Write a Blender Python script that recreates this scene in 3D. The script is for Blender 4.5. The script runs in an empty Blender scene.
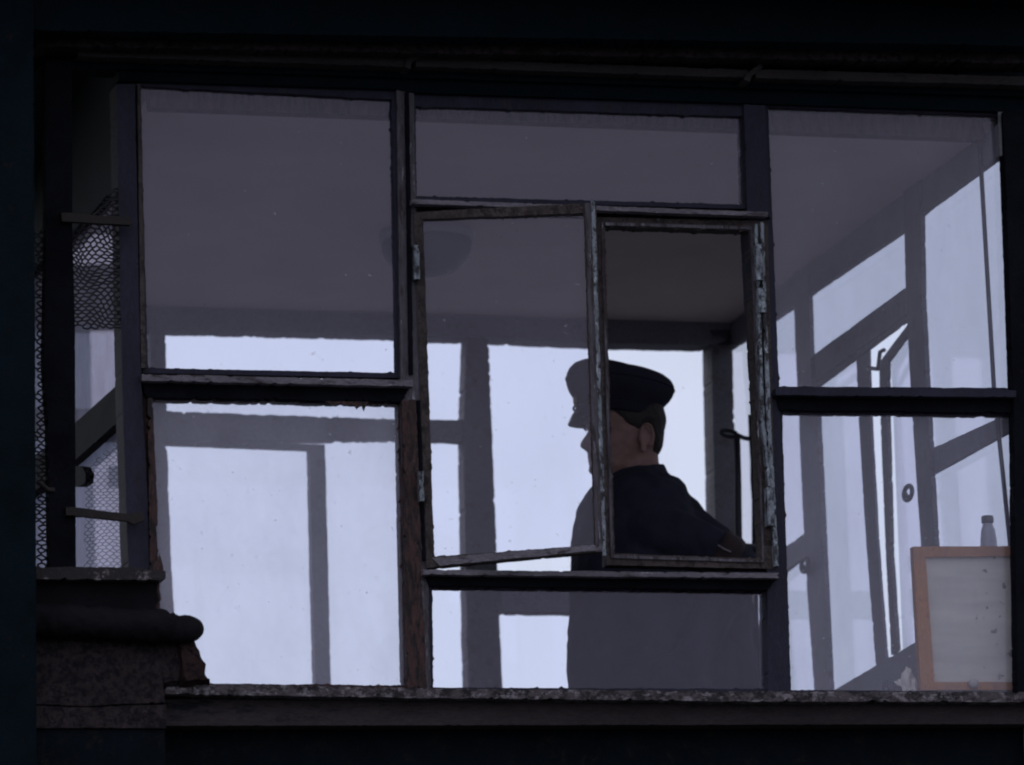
import bpy, bmesh, math, random
from mathutils import Vector, Matrix, noise

# ---------------------------------------------------------------- scene, camera, light
scene = bpy.context.scene
Z0 = 4.6                                    # height of the middle of the glazing above the ground
F_PX, YAW, PITCH, ROLL, DIST = 6006.83, 0.279262, 0.217806, -0.036079, 13.710
_f = Vector((math.sin(YAW)*math.cos(PITCH), math.cos(YAW)*math.cos(PITCH), math.sin(PITCH)))
_r = Vector((math.cos(YAW), -math.sin(YAW), 0))
_u = _r.cross(_f)
_R = _r*math.cos(ROLL) + _u*math.sin(ROLL)
_U = _u*math.cos(ROLL) - _r*math.sin(ROLL)
CAM = Vector((-0.178527, 0, 0.010907 + Z0)) - _f*DIST

cd = bpy.data.cameras.new('camera')
cam = bpy.data.objects.new('camera', cd)
scene.collection.objects.link(cam)
cam.matrix_world = Matrix(((_R.x, _U.x, -_f.x, CAM.x), (_R.y, _U.y, -_f.y, CAM.y), (_R.z, _U.z, -_f.z, CAM.z), (0, 0, 0, 1)))
cd.sensor_width = 36
cd.lens = F_PX/1024*36
cd.clip_start = 0.1
cd.clip_end = 3000
cd.dof.use_dof = True
cd.dof.focus_distance = 13.75
cd.dof.aperture_fstop = 5.0
scene.camera = cam

SUN_EL, SUN_AZ = math.radians(48), math.radians(-25)      # behind the cabin, veiled by fog
world = bpy.data.worlds.new('World')
scene.world = world
world.use_nodes = True
nt = world.node_tree
nt.nodes.clear()
wo = nt.nodes.new('ShaderNodeOutputWorld')
sky = nt.nodes.new('ShaderNodeTexSky')
sky.sky_type = 'NISHITA'
sky.sun_disc = False
sky.sun_elevation = SUN_EL
sky.sun_rotation = SUN_AZ
sky.dust_density = 1.0
sky.air_density = 1.0
bg1 = nt.nodes.new('ShaderNodeBackground')
bg1.inputs[1].default_value = 0.05
nt.links.new(sky.outputs[0], bg1.inputs[0])
# the overcast: even round the horizon, brighter overhead
tc = nt.nodes.new('ShaderNodeTexCoord')
dot = nt.nodes.new('ShaderNodeVectorMath'); dot.operation = 'DOT_PRODUCT'
nt.links.new(tc.outputs['Generated'], dot.inputs[0])
dot.inputs[1].default_value = (0, 0, 1)
mr = nt.nodes.new('ShaderNodeMapRange')
mr.inputs['From Min'].default_value = 0.0
mr.inputs['From Max'].default_value = 1.0
mr.inputs['To Min'].default_value = 0.425
mr.inputs['To Max'].default_value = 0.95
nt.links.new(dot.outputs['Value'], mr.inputs['Value'])
bg2 = nt.nodes.new('ShaderNodeBackground')
bg2.inputs[0].default_value = (0.98, 0.97, 1.06, 1)
nt.links.new(mr.outputs[0], bg2.inputs[1])
addw = nt.nodes.new('ShaderNodeAddShader')
nt.links.new(bg1.outputs[0], addw.inputs[0]); nt.links.new(bg2.outputs[0], addw.inputs[1])
nt.links.new(addw.outputs[0], wo.inputs[0])

sl = bpy.data.lights.new('sun', 'SUN')
sl.energy = 0.5
sl.angle = math.radians(30)
sl.color = (1.0, 0.96, 0.92)
so = bpy.data.objects.new('sun', sl)
scene.collection.objects.link(so)
sd = Vector((math.sin(SUN_AZ)*math.cos(SUN_EL), math.cos(SUN_AZ)*math.cos(SUN_EL), math.sin(SUN_EL)))
so.rotation_euler = sd.to_track_quat('Z', 'Y').to_euler()
so.location = (0, 0, 20)

scene.view_settings.view_transform = 'Standard'
scene.view_settings.look = 'None'
scene.view_settings.gamma = 1
scene.view_settings.exposure = 0.0
scene.view_settings.use_curve_mapping = False
scene.render.engine = 'CYCLES'
scene.cycles.use_denoising = True
scene.cycles.max_bounces = 10
scene.cycles.pixel_filter_type = 'BLACKMAN_HARRIS'
scene.cycles.filter_width = 2.1
scene.cycles.transparent_max_bounces = 32

# ---------------------------------------------------------------- helpers
X0, X3 = -1.025, 1.025            # left and right ends of the glazing
YD = 2.1365                       # depth of the cabin
ZC = 0.6516                       # ceiling, relative to Z0
ZF = -1.45                        # floor, relative to Z0
XR = X3+0.02                      # inner face of the right wall

def ray(px, py):
    return (_f + _R*((px-512)/F_PX) - _U*((py-382.5)/F_PX))
def onY(px, py, Y=0.0):
    d = ray(px, py); return CAM + d*((Y-CAM.y)/d.y)
def onX(px, py, X=X3):
    d = ray(px, py); return CAM + d*((X-CAM.x)/d.x)
def onZ(px, py, Z):
    d = ray(px, py); return CAM + d*((Z-CAM.z)/d.z)
def onP(px, py, p0, n):
    d = ray(px, py); return CAM + d*((p0-CAM).dot(n)/d.dot(n))

def empty(name, loc, label, cat, group=None):
    o = bpy.data.objects.new(name, None)
    scene.collection.objects.link(o)
    o.location = loc
    o.empty_display_size = 0.1
    tag(o, label, cat, group)
    return o
def tag(o, label=None, cat=None, group=None, kind=None):
    if label: o['label'] = label
    if cat: o['category'] = cat
    if group: o['group'] = group
    if kind: o['kind'] = kind
    return o
def wloc(o):
    v = Vector(o.location)
    while o.parent: o = o.parent; v += Vector(o.location)
    return v
def mesh(name, vs, fs, mat, parent=None, smooth=False, base=None):
    if parent is not None: off = wloc(parent)
    elif base is not None: off = Vector(base)
    else:
        off = Vector((sum(v[0] for v in vs)/len(vs), sum(v[1] for v in vs)/len(vs), min(v[2] for v in vs)))
    me = bpy.data.meshes.new(name)
    me.from_pydata([tuple(Vector(v)-off) for v in vs], [], fs)
    bm = bmesh.new(); bm.from_mesh(me)
    bmesh.ops.recalc_face_normals(bm, faces=bm.faces)
    bm.to_mesh(me); bm.free()
    if smooth:
        for p in me.polygons: p.use_smooth = True
    if mat: me.materials.append(mat)
    o = bpy.data.objects.new(name, me)
    scene.collection.objects.link(o)
    if parent is not None: o.parent = parent
    else: o.location = off
    return o

def fr1(t, seed):
    w = noise.noise(Vector((t*0.5, seed*7.31, 0.3)))*0.35 + noise.noise(Vector((t*2.7, seed*3.17, 9.1)))*0.12
    w += noise.noise(Vector((t*9.1, seed*5.9, 4.4)))*0.16
    chip = noise.noise(Vector((t*1.6, seed*1.91, 6.2)))-0.22
    if chip > 0: w += chip*(1.9+2.2*noise.noise(Vector((t*11.0, seed*2.3, 1.7))))
    return w
_seed = [0]
def rough_line(a, b, amp, step=3.0, drop=0.0):
    """points from a (included) to b (excluded), wandering sideways"""
    _seed[0] += 1
    L = math.hypot(b[0]-a[0], b[1]-a[1])
    n = max(1, int(L/step)) if amp > 0 else 1
    nx, ny = -(b[1]-a[1])/max(L, 1e-6), (b[0]-a[0])/max(L, 1e-6)
    out = []
    for i in range(n):
        t = i/n
        e = 0 if i == 0 else amp*fr1(t*L*0.12, _seed[0])*2
        out.append((a[0]+(b[0]-a[0])*t+nx*e, a[1]+(b[1]-a[1])*t+ny*e))
    return out
def rough_poly(pts, amp, step=1.8):
    out = []
    for i in range(len(pts)):
        out += rough_line(pts[i], pts[(i+1) % len(pts)], amp, step)
    return out
def prism_pts(name, A, B, mat, parent=None, smooth=False):
    n = len(A)
    vs = list(A)+list(B)
    fs = [list(range(n)), list(range(2*n-1, n-1, -1))]+[[i, i+n, (i+1) % n+n, (i+1) % n] for i in range(n)]
    return mesh(name, vs, fs, mat, parent, smooth)
def slabY(name, pts, y0, y1, mat, parent=None, amp=0.0, step=1.8):
    """an outline met on the plane Y=y0, carried back to y1 as a solid"""
    P = [onY(x, y, y0) for x, y in rough_poly(pts, amp, step)]
    Q = [Vector((p.x, y1, p.z)) for p in P]
    return prism_pts(name, P, Q, mat, parent)
def clampR(x, y): return min(x, 998+(y-113)*0.050)
def clampL(x, y): return min(x, 122.0+(y-82)*0.022)
def slabX(name, pts, x0, x1, mat, parent=None, amp=0.0, step=1.8):
    P = [onX(clampR(x, y), y, x0) for x, y in rough_poly(pts, amp, step)]
    Q = [Vector((x1, p.y, p.z)) for p in P]
    return prism_pts(name, P, Q, mat, parent)
def ringgen(name, outer, inner, pt, back, mat, parent=None, ao=0.0, ai=0.0, step=1.8):
    """a four-sided frame with a hole; outer and inner are four pixel corners each"""
    O, I = [], []
    for k in range(4):
        a, b, c, d = outer[k], outer[(k+1) % 4], inner[k], inner[(k+1) % 4]
        L = math.hypot(b[0]-a[0], b[1]-a[1])
        n = max(1, int(L/step))
        for amp, p, q, dest in ((ao, a, b, O), (ai, c, d, I)):
            _seed[0] += 1
            ll = math.hypot(q[0]-p[0], q[1]-p[1])
            nx, ny = -(q[1]-p[1])/max(ll, 1e-6), (q[0]-p[0])/max(ll, 1e-6)
            for i in range(n):
                t = i/n
                e = 0 if i == 0 else amp*fr1(t*L*0.12, _seed[0])*2
                dest.append(pt(p[0]+(q[0]-p[0])*t+nx*e, p[1]+(q[1]-p[1])*t+ny*e))
    n = len(O)
    vs = O+I+[p+back for p in O]+[p+back for p in I]
    fs = []
    for i in range(n):
        j = (i+1) % n
        fs += [[i, j, n+j, n+i], [2*n+i, 3*n+i, 3*n+j, 2*n+j], [i, 2*n+i, 2*n+j, j], [n+i, n+j, 3*n+j, 3*n+i]]
    return mesh(name, vs, fs, mat, parent)
def ringY(name, outer, inner, y0, y1, mat, parent=None, ao=0, ai=0, step=1.8):
    return ringgen(name, outer, inner, lambda x, y: onY(x, y, y0), Vector((0, y1-y0, 0)), mat, parent, ao, ai, step)
def boxpts(x0, x1, y0, y1, z0, z1):
    vs = [(x, y, z+Z0) for x in (x0, x1) for y in (y0, y1) for z in (z0, z1)]
    fs = [[0, 1, 3, 2], [4, 6, 7, 5], [0, 4, 5, 1], [2, 3, 7, 6], [0, 2, 6, 4], [1, 5, 7, 3]]
    return vs, fs
def box(name, x0, x1, y0, y1, z0, z1, mat, parent=None, bev=0.0, base=None):
    vs, fs = boxpts(x0, x1, y0, y1, z0, z1)
    o = mesh(name, vs, fs, mat, parent, base=base)
    if bev:
        m = o.modifiers.new('b', 'BEVEL'); m.width = bev; m.segments = 2
    return o
def tube_geo(pts, r, seg=8, closed=False, caps=True):
    pts = [Vector(p) for p in pts]
    vs, fs = [], []
    n = len(pts)
    rs = r if isinstance(r, (list, tuple)) else [r]*n
    prev = None
    for i, p in enumerate(pts):
        if closed: t = pts[(i+1) % n]-pts[(i-1) % n]
        else: t = pts[min(i+1, n-1)]-pts[max(i-1, 0)]
        t.normalize()
        a = prev if prev is not None else (Vector((0, 0, 1)) if abs(t.z) < 0.9 else Vector((1, 0, 0)))
        u = (a - t*a.dot(t)).normalized(); w = t.cross(u); prev = u
        for k in range(seg):
            an = 2*math.pi*k/seg
            vs.append(p+(u*math.cos(an)+w*math.sin(an))*rs[i])
    m = n if closed else n-1
    for i in range(m):
        for k in range(seg):
            j = (i+1) % n
            fs.append([i*seg+k, i*seg+(k+1) % seg, j*seg+(k+1) % seg, j*seg+k])
    if caps and not closed:
        fs.append(list(range(seg-1, -1, -1))); fs.append([(n-1)*seg+k for k in range(seg)])
    return vs, fs
def tube(name, pts, r, mat, parent=None, seg=8, closed=False):
    vs, fs = tube_geo(pts, r, seg, closed)
    return mesh(name, vs, fs, mat, parent, smooth=True)
def merge(parts):
    vs, fs = [], []
    for v, f in parts:
        k = len(vs); vs += list(v); fs += [[i+k for i in q] for q in f]
    return vs, fs
def lathe_geo(prof, seg=32, c=(0, 0, 0), ax=None):
    """profile (r, z) about a vertical axis"""
    c = Vector(c); vs, fs = [], []
    for r, z in prof:
        for k in range(seg):
            a = 2*math.pi*k/seg
            vs.append(c+Vector((r*math.cos(a), r*math.sin(a), z)))
    n = len(prof)
    for i in range(n-1):
        for k in range(seg):
            fs.append([i*seg+k, i*seg+(k+1) % seg, (i+1)*seg+(k+1) % seg, (i+1)*seg+k])
    fs.append(list(range(seg-1, -1, -1))); fs.append([(n-1)*seg+k for k in range(seg)])
    return vs, fs

# ---------------------------------------------------------------- materials
def newmat(name):
    m = bpy.data.materials.new(name); m.use_nodes = True
    t = m.node_tree; t.nodes.clear()
    out = t.nodes.new('ShaderNodeOutputMaterial')
    return m, t, out
def N(t, kind, **kw):
    n = t.nodes.new(kind)
    for k, v in kw.items():
        if k in n.inputs.keys(): n.inputs[k].default_value = v
        else: setattr(n, k, v)
    return n
def noise_n(t, scale, detail=6, rough=0.6, stretch=None, w=0.0):
    co = N(t, 'ShaderNodeTexCoord')
    src = co.outputs['Object']
    mp = N(t, 'ShaderNodeMapping')
    mp.inputs['Location'].default_value = (w, w*1.7, w*0.3)
    if stretch: mp.inputs['Scale'].default_value = stretch
    t.links.new(src, mp.inputs[0])
    n = N(t, 'ShaderNodeTexNoise')
    n.inputs['Scale'].default_value = scale; n.inputs['Detail'].default_value = detail; n.inputs['Roughness'].default_value = rough
    t.links.new(mp.outputs[0], n.inputs['Vector'])
    return n.outputs['Fac']
def ramp(t, src, stops):
    r = N(t, 'ShaderNodeValToRGB')
    el = r.color_ramp.elements
    while len(el) > 1: el.remove(el[-1])
    el[0].position = stops[0][0]; el[0].color = (*stops[0][1], 1) if len(stops[0][1]) == 3 else stops[0][1]
    for p, c in stops[1:]:
        e = el.new(p); e.color = (*c, 1)
    t.links.new(src, r.inputs[0])
    return r.outputs[0]
def g(v): return (v, v, v)
def mixc(t, fac, a, b):
    m = N(t, 'ShaderNodeMix', data_type='RGBA')
    for s, v in ((0, fac), (6, a), (7, b)):
        if hasattr(v, 'links') or isinstance(v, bpy.types.NodeSocket): t.links.new(v, m.inputs[s])
        elif s == 0: m.inputs[0].default_value = v
        else: m.inputs[s].default_value = (*v, 1)
    return m.outputs[2]
def worn(name, base, flake=None, fl_lo=0.55, fl_scale=60, under=None, un_lo=0.52, un_scale=35, rough=0.75, bump=0.5, stretch=None, var=0.35, spec=0.3):
    """old paint: base coat varied, patches fallen off to `under`, small chips of `flake`"""
    m, t, out = newmat(name)
    b = N(t, 'ShaderNodeBsdfPrincipled')
    b.inputs['Roughness'].default_value = rough
    b.inputs['Specular IOR Level'].default_value = spec
    n1 = noise_n(t, 9, 8, 0.7, stretch, 3.3)
    col = ramp(t, n1, [(0.3, tuple(c*(1-var) for c in base)), (0.7, tuple(c*(1+var) for c in base))])
    hh = noise_n(t, 120, 8, 0.75, stretch)
    if under:
        f = noise_n(t, un_scale*1.6, 12, 0.78, stretch, 1.9)
        f = ramp(t, f, [(un_lo-0.03, g(0)), (un_lo+0.05, g(1))])
        u = ramp(t, noise_n(t, 160, 6, 0.7, stretch, 5), [(0.35, tuple(c*0.5 for c in under)), (0.7, tuple(c*1.6 for c in under))])
        col = mixc(t, f, col, u)
    if flake:
        f = noise_n(t, fl_scale*1.7, 12, 0.8, stretch, 7.7)
        f = ramp(t, f, [(fl_lo-0.045, g(0)), (fl_lo+0.02, g(1))])
        col = mixc(t, f, col, flake)
    gr_ = ramp(t, noise_n(t, 260, 4, 0.8, stretch, 12), [(0.35, g(0.72)), (0.65, g(1.28))])
    mm = N(t, 'ShaderNodeMix', data_type='RGBA', blend_type='MULTIPLY'); mm.inputs[0].default_value = 1.0
    t.links.new(col, mm.inputs[6]); t.links.new(gr_, mm.inputs[7]); col = mm.outputs[2]
    t.links.new(col, b.inputs['Base Color'])
    if bump:
        bp = N(t, 'ShaderNodeBump'); bp.inputs['Strength'].default_value = bump; bp.inputs['Distance'].default_value = 0.004
        t.links.new(hh, bp.inputs['Height']); t.links.new(bp.outputs[0], b.inputs['Normal'])
    t.links.new(b.outputs[0], out.inputs[0])
    return m
def plain(name, base, rough=0.6, var=0.15, scale=8, bump=0.1, bscale=60, metallic=0.0, spec=0.4):
    m, t, out = newmat(name)
    b = N(t, 'ShaderNodeBsdfPrincipled')
    b.inputs['Roughness'].default_value = rough; b.inputs['Metallic'].default_value = metallic
    b.inputs['Specular IOR Level'].default_value = spec
    col = ramp(t, noise_n(t, scale, 5, 0.6), [(0.3, tuple(c*(1-var) for c in base)), (0.7, tuple(c*(1+var) for c in base))])
    t.links.new(col, b.inputs['Base Color'])
    if bump:
        bp = N(t, 'ShaderNodeBump'); bp.inputs['Strength'].default_value = bump; bp.inputs['Distance'].default_value = 0.003
        t.links.new(noise_n(t, bscale, 6, 0.6), bp.inputs['Height']); t.links.new(bp.outputs[0], b.inputs['Normal'])
    t.links.new(b.outputs[0], out.inputs[0])
    return m
def glass(name, dirt=0.08, speck=0.5, sp_lo=0.71, tint=(0.95, 0.96, 1.0), dcol=(0.5, 0.5, 0.62), streak=(1.5, 1.5, 1), vary=0.35):
    """thin dusty pane: clear transmission, weak mirror, a film of dust and small specks"""
    m, t, out = newmat(name)
    tr = N(t, 'ShaderNodeBsdfTransparent'); tr.inputs[0].default_value = (*tint, 1)
    gl = N(t, 'ShaderNodeBsdfGlossy'); gl.inputs['Roughness'].default_value = 0.03; gl.inputs[0].default_value = (0.95, 0.84, 1.0, 1)
    lw_ = N(t, 'ShaderNodeLayerWeight'); lw_.inputs[0].default_value = 0.5
    pw = N(t, 'ShaderNodeMath', operation='POWER'); pw.inputs[1].default_value = 5.0
    t.links.new(lw_.outputs['Facing'], pw.inputs[0])
    fr = N(t, 'ShaderNodeMath', operation='MULTIPLY_ADD'); fr.inputs[1].default_value = 0.5; fr.inputs[2].default_value = 0.022
    t.links.new(pw.outputs[0], fr.inputs[0])
    mx = N(t, 'ShaderNodeMixShader')
    t.links.new(fr.outputs[0], mx.inputs[0]); t.links.new(tr.outputs[0], mx.inputs[1]); t.links.new(gl.outputs[0], mx.inputs[2])
    df = N(t, 'ShaderNodeBsdfDiffuse'); df.inputs[0].default_value = (*dcol, 1)
    tl = N(t, 'ShaderNodeBsdfTranslucent'); tl.inputs[0].default_value = (*dcol, 1)
    ms = N(t, 'ShaderNodeMixShader'); ms.inputs[0].default_value = 0.5
    t.links.new(df.outputs[0], ms.inputs[1]); t.links.new(tl.outputs[0], ms.inputs[2])
    film = ramp(t, noise_n(t, 3.2, 8, 0.62, streak, 2.2), [(0.28, g(dirt*(1-vary))), (0.5, g(dirt)), (0.76, g(dirt*(1+vary*1.6)))])
    sp = ramp(t, noise_n(t, 75, 3, 0.5, None, 4.1), [(sp_lo, g(0)), (sp_lo+0.06, g(speck))])
    ad = N(t, 'ShaderNodeMath', operation='ADD', use_clamp=True)
    t.links.new(film, ad.inputs[0]); t.links.new(sp, ad.inputs[1])
    m2 = N(t, 'ShaderNodeMixShader')
    t.links.new(ad.outputs[0], m2.inputs[0]); t.links.new(mx.outputs[0], m2.inputs[1]); t.links.new(ms.outputs[0], m2.inputs[2])
    t.links.new(m2.outputs[0], out.inputs[0])
    return m

M = {}
H3, V3 = (0.25, 1, 1), (1, 1, 0.25)
M['tar'] = worn('tarred_wood', (0.0022, 0.0065, 0.0105), under=(0.010, 0.008, 0.009), un_lo=0.60, un_scale=25, var=0.3, spec=0.05)
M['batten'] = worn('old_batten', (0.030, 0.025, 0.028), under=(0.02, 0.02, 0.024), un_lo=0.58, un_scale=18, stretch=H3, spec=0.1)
M['post'] = worn('slate_paint', (0.021, 0.021, 0.038), flake=(0.10, 0.10, 0.14), fl_lo=0.70, fl_scale=70, under=(0.03, 0.020, 0.022), un_lo=0.60, un_scale=20, stretch=V3, spec=0.2)
M['greywood'] = worn('weathered_wood', (0.085, 0.074, 0.092), flake=(0.38, 0.38, 0.45), fl_lo=0.62, fl_scale=55, under=(0.03, 0.022, 0.024), un_lo=0.53, un_scale=30, stretch=(1, 1, 0.12), bump=0.8)
M['rust'] = worn('rusty_wood', (0.062, 0.030, 0.029), flake=(0.12, 0.10, 0.115), fl_lo=0.66, fl_scale=80, under=(0.015, 0.011, 0.013), un_lo=0.50, un_scale=45, stretch=V3, bump=1.0)
M['dark'] = worn('dark_paint_shade', (0.006, 0.0065, 0.010), under=(0.016, 0.013, 0.015), un_lo=0.62, un_scale=30, var=0.4, spec=0.03)  # dark paint; also stands for shade on the rail bodies and top right corner
M['nosing'] = worn('worn_lit_nosing', (0.16, 0.145, 0.175), flake=(0.42, 0.42, 0.48), fl_lo=0.64, fl_scale=50, under=(0.04, 0.030, 0.035), un_lo=0.56, un_scale=38, stretch=H3, bump=0.9)  # pale tone holds the light on the rail tops as well as wear
M['bluechip'] = worn('pale_blue_paint', (0.20, 0.225, 0.265), flake=(0.45, 0.50, 0.56), fl_lo=0.60, fl_scale=45, under=(0.03, 0.027, 0.033), un_lo=0.50, un_scale=42, stretch=(1, 1, 0.4), bump=1.0)
M['sash'] = worn('bare_sash', (0.055, 0.042, 0.042), flake=(0.36, 0.36, 0.42), fl_lo=0.66, fl_scale=80, under=(0.02, 0.015, 0.015), un_lo=0.52, un_scale=50, stretch=(0.5, 1, 0.5), bump=1.0)
M['inner'] = worn('inner_paint', (0.20, 0.20, 0.235), flake=(0.4, 0.4, 0.46), fl_lo=0.72, fl_scale=45, under=(0.15, 0.145, 0.15), un_lo=0.6, un_scale=15, var=0.12, bump=0.3)
M['innerdark'] = worn('inner_dark_paint', (0.13, 0.128, 0.15), flake=(0.38, 0.38, 0.44), fl_lo=0.665, fl_scale=40, under=(0.09, 0.08, 0.08), un_lo=0.56, un_scale=15, var=0.15, bump=0.3)
M['ceiling'] = plain('ceiling_board', (0.66, 0.58, 0.55), 0.9, 0.08, 2.5, 0.12, 40, spec=0.1)
M['floor'] = plain('floor_board', (0.36, 0.32, 0.29), 0.8, 0.3, 4)
M['sillstone'] = worn('rotten_sill', (0.085, 0.072, 0.080), flake=(0.24, 0.21, 0.24), fl_lo=0.57, fl_scale=32, under=(0.016, 0.013, 0.016), un_lo=0.50, un_scale=26, bump=1.4, stretch=(0.7, 1, 1))
M['coping'] = worn('coping_stone', (0.022, 0.018, 0.021), flake=(0.24, 0.21, 0.23), fl_lo=0.60, fl_scale=16, under=(0.05, 0.04, 0.045), un_lo=0.6, un_scale=20, bump=1.4)
M['mould'] = worn('black_moulding', (0.009, 0.008, 0.011), flake=(0.06, 0.05, 0.055), fl_lo=0.69, fl_scale=22, bump=1.2, spec=0.08)
M['undersill'] = worn('under_sill', (0.038, 0.030, 0.034), under=(0.008, 0.010, 0.014), un_lo=0.56, un_scale=5, stretch=H3, spec=0.1)
M['wall'] = worn('dark_plaster', (0.003, 0.0055, 0.009), under=(0.010, 0.010, 0.011), un_lo=0.56, un_scale=14, var=0.3, spec=0.05)  # near-black plaster with slightly paler patches
M['stone'] = worn('dark_stone', (0.036, 0.027, 0.031), flake=(0.08, 0.05, 0.055), fl_lo=0.66, fl_scale=70, under=(0.011, 0.009, 0.012), un_lo=0.50, un_scale=40, bump=1.2, spec=0.1)  # dark brown stone with darker patches and paler chips
M['brick'] = worn('broken_brick', (0.036, 0.021, 0.022), flake=(0.12, 0.10, 0.10), fl_lo=0.68, fl_scale=60, under=(0.012, 0.009, 0.011), un_lo=0.53, un_scale=30, bump=1.5, spec=0.1)
M['iron'] = worn('rusty_iron', (0.018, 0.014, 0.015), under=(0.035, 0.02, 0.016), un_lo=0.56, un_scale=40, bump=0.6)
M['wire'] = plain('wire', (0.03, 0.03, 0.036), 0.6, 0.3, 20, 0)
M['lever'] = plain('dark_iron', (0.022, 0.022, 0.035), 0.45, 0.3, 15, 0.2)
M['ground'] = plain('asphalt', (0.05, 0.05, 0.052), 0.95, 0.3, 1.5, 0.3, 30)
VC = (0.82, 0.79, 0.90)
M['g_mid'] = glass('glass_dusty', 0.030, 0.35, dcol=VC, vary=0.3)
M['g_leaf'] = glass('glass_leaf', 0.028, 0.25, sp_lo=0.69, dcol=VC, vary=0.5)
M['g_low'] = glass('glass_lower', 0.012, 0.35, dcol=(0.84, 0.70, 0.95), streak=(6, 6, 0.5), vary=0.75)
M['g_dirty'] = glass('glass_dirty', 0.145, 0.4, dcol=(0.86, 0.84, 0.98), vary=0.28)
M['g_right'] = glass('glass_right', 0.075, 0.4, dcol=(0.84, 0.82, 0.98), streak=(2, 2, 0.7), vary=0.5)
M['g_upr'] = glass('glass_upper_right', 0.045, 0.35, dcol=VC, streak=(1, 1, 0.5), vary=0.8)
M['g_back'] = glass('glass_back', 0.02, 0.3, tint=(0.97, 0.97, 1.0), dcol=VC)
M['g_side'] = glass('glass_side', 0.09, 0.3, tint=(0.85, 0.86, 0.89), dcol=(0.7, 0.68, 0.8))
M['g_milky'] = glass('glass_milky', 0.42, 0.5, tint=(0.56, 0.58, 0.66), dcol=(0.62, 0.61, 0.72))

# ---------------------------------------------------------------- ground
gr = mesh('ground', [(-1500, -1500, 0), (1500, -1500, 0), (1500, 1500, 0), (-1500, 1500, 0)], [[0, 1, 2, 3]], M['ground'])
tag(gr, kind='structure')

# ---------------------------------------------------------------- the cabin
cab = empty('glazed_lookout_cabin', (0, YD/2, 0), 'old glazed lookout cabin with peeling dark window frames under a wide black eave', 'cabin')
T = 0.055                                                   # thickness of the frames

# body below the glazing, down to the ground; floor, ceiling, roof
def shell(name, z0, z1, mat, th=0.12, front=0.0):
    a, fa = boxpts(X0-0.02, X3+0.10, front, front+th, z0, z1)
    b, fb = boxpts(X0-0.02, X3+0.10, YD-0.04, YD-0.04+th, z0, z1)
    c, fc = boxpts(X0-0.02, X0-0.02+th, front+th, YD-0.04, z0, z1)
    d, fd = boxpts(X3, X3+0.10, front+th, YD-0.04, z0, z1)
    return mesh(name, *merge([(a, fa), (b, fb), (c, fc), (d, fd)]), mat, cab)
shell('lower_wall', -Z0, -0.725, M['wall'], 0.12, 0.02)
box('floor', X0+0.1, X3, 0.14, YD-0.04, ZF-0.12, ZF, M['floor'], cab)
def trapeze(name, y0, y1, z0, z1, mat):
    """a slab whose left edge follows the splayed left wall"""
    A = [Vector((X0+0.02+0.07*y0, y0, z0+Z0)), Vector((XR+0.02, y0, z0+Z0)), Vector((XR+0.02, y1, z0+Z0)), Vector((X0+0.02+0.07*y1, y1, z0+Z0))]
    return prism_pts(name, A, [v+Vector((0, 0, z1-z0)) for v in A], mat, cab)
trapeze('ceiling', 0.102, YD+0.08, ZC+0.02, ZC+0.06, M['ceiling'])
box('lintel', X0+0.03, X3, T+0.004, 0.10, ZC-0.005, ZC+0.10, M['rust'], cab)
box('roof', X0-0.55, X3+0.13, -0.42, YD+0.12, ZC+0.245, ZC+0.36, M['tar'], cab)
trapeze('roof_frame', 0.104, YD+0.06, ZC+0.062, ZC+0.243, M['tar'])

box('roof_frame', X3-0.06, X3+0.13, 0.064, 0.100, 0.70, 0.894, M['tar'], cab)
box('roof_frame', X3+0.06, X3+0.13, 0.101, YD+0.06, 0.74, 0.894, M['tar'], cab)
# eave, from the wall outwards: head beam, batten, crumbled strip, gutter board
def strip(name, ax, ay0, bx, by0, ay1, by1, y0, y1, mat, amp=0.0):
    return slabY(name, [(ax, ay0), (bx, by0), (bx, by1), (ax, ay1)], y0, y1, mat, cab, amp)
slabY('head_beam', [(118, 66), (1046, 96), (1046, 113), (765, 103.5), (743, 103), (415, 92.5), (396, 89), (138, 81), (119, 80)], -0.012, 0.06, M['tar'], cab)
strip('fascia', 40, 46, 1046, 80, 66, 97, -0.03, 0.05, M['tar'], 0.6)
strip('batten', 78, 46, 408, 58.5, 56, 67, -0.075, -0.032, M['batten'], 0.7)
strip('batten', 416, 57.5, 748, 69.5, 66.5, 78, -0.07, -0.032, M['batten'], 0.7)
strip('batten', 756, 69, 1046, 77, 78, 86, -0.073, -0.032, M['batten'], 0.7)
slabY('batten_clip', [(405, 67), (407, 58), (419, 54), (421, 57), (412, 62), (411, 69)], -0.084, -0.02, M['batten'], cab, 0.4)
slabY('batten_clip', [(744, 80), (746, 74), (761, 63), (763, 67), (752, 76), (750, 82)], -0.084, -0.02, M['batten'], cab, 0.4)
strip('crumbled_strip', 36, 32, 1046, 52, 46, 64, -0.12, -0.04, M['stone'], 1.6)
strip('gutter_board', 20, -18, 1050, -4, 30, 46, -0.20, -0.13, M['tar'], 0.8)

# posts of the front, each in its own wear
slabY('corner_post', [(116.5, 84), (135, 84), (139, 300), (141, 380), (148, 500), (150, 600), (152, 690), (131, 690), (128, 560), (122, 380)], -0.022, T, M['post'], cab, 0.5)
slabY('corner_post', [(1003, 112), (1046, 112), (1052, 700), (1017.5, 700), (1014, 420), (1008, 240)], -0.022, 0.014, M['dark'], cab, 0.6)
slabY('mullion', [(396.5, 89), (414, 92), (416, 205), (421, 380), (428, 560), (431, 692), (407, 692), (404, 560), (401, 400), (399, 250)], -0.006, T, M['greywood'], cab, 0.5)
slabY('mullion', [(744, 104), (765, 105), (770, 205), (777, 330), (780, 410), (785, 530), (791, 692), (768, 692), (767, 560), (757, 380), (752, 300), (747, 205)], -0.006, T, M['post'], cab, 0.5)
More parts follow.
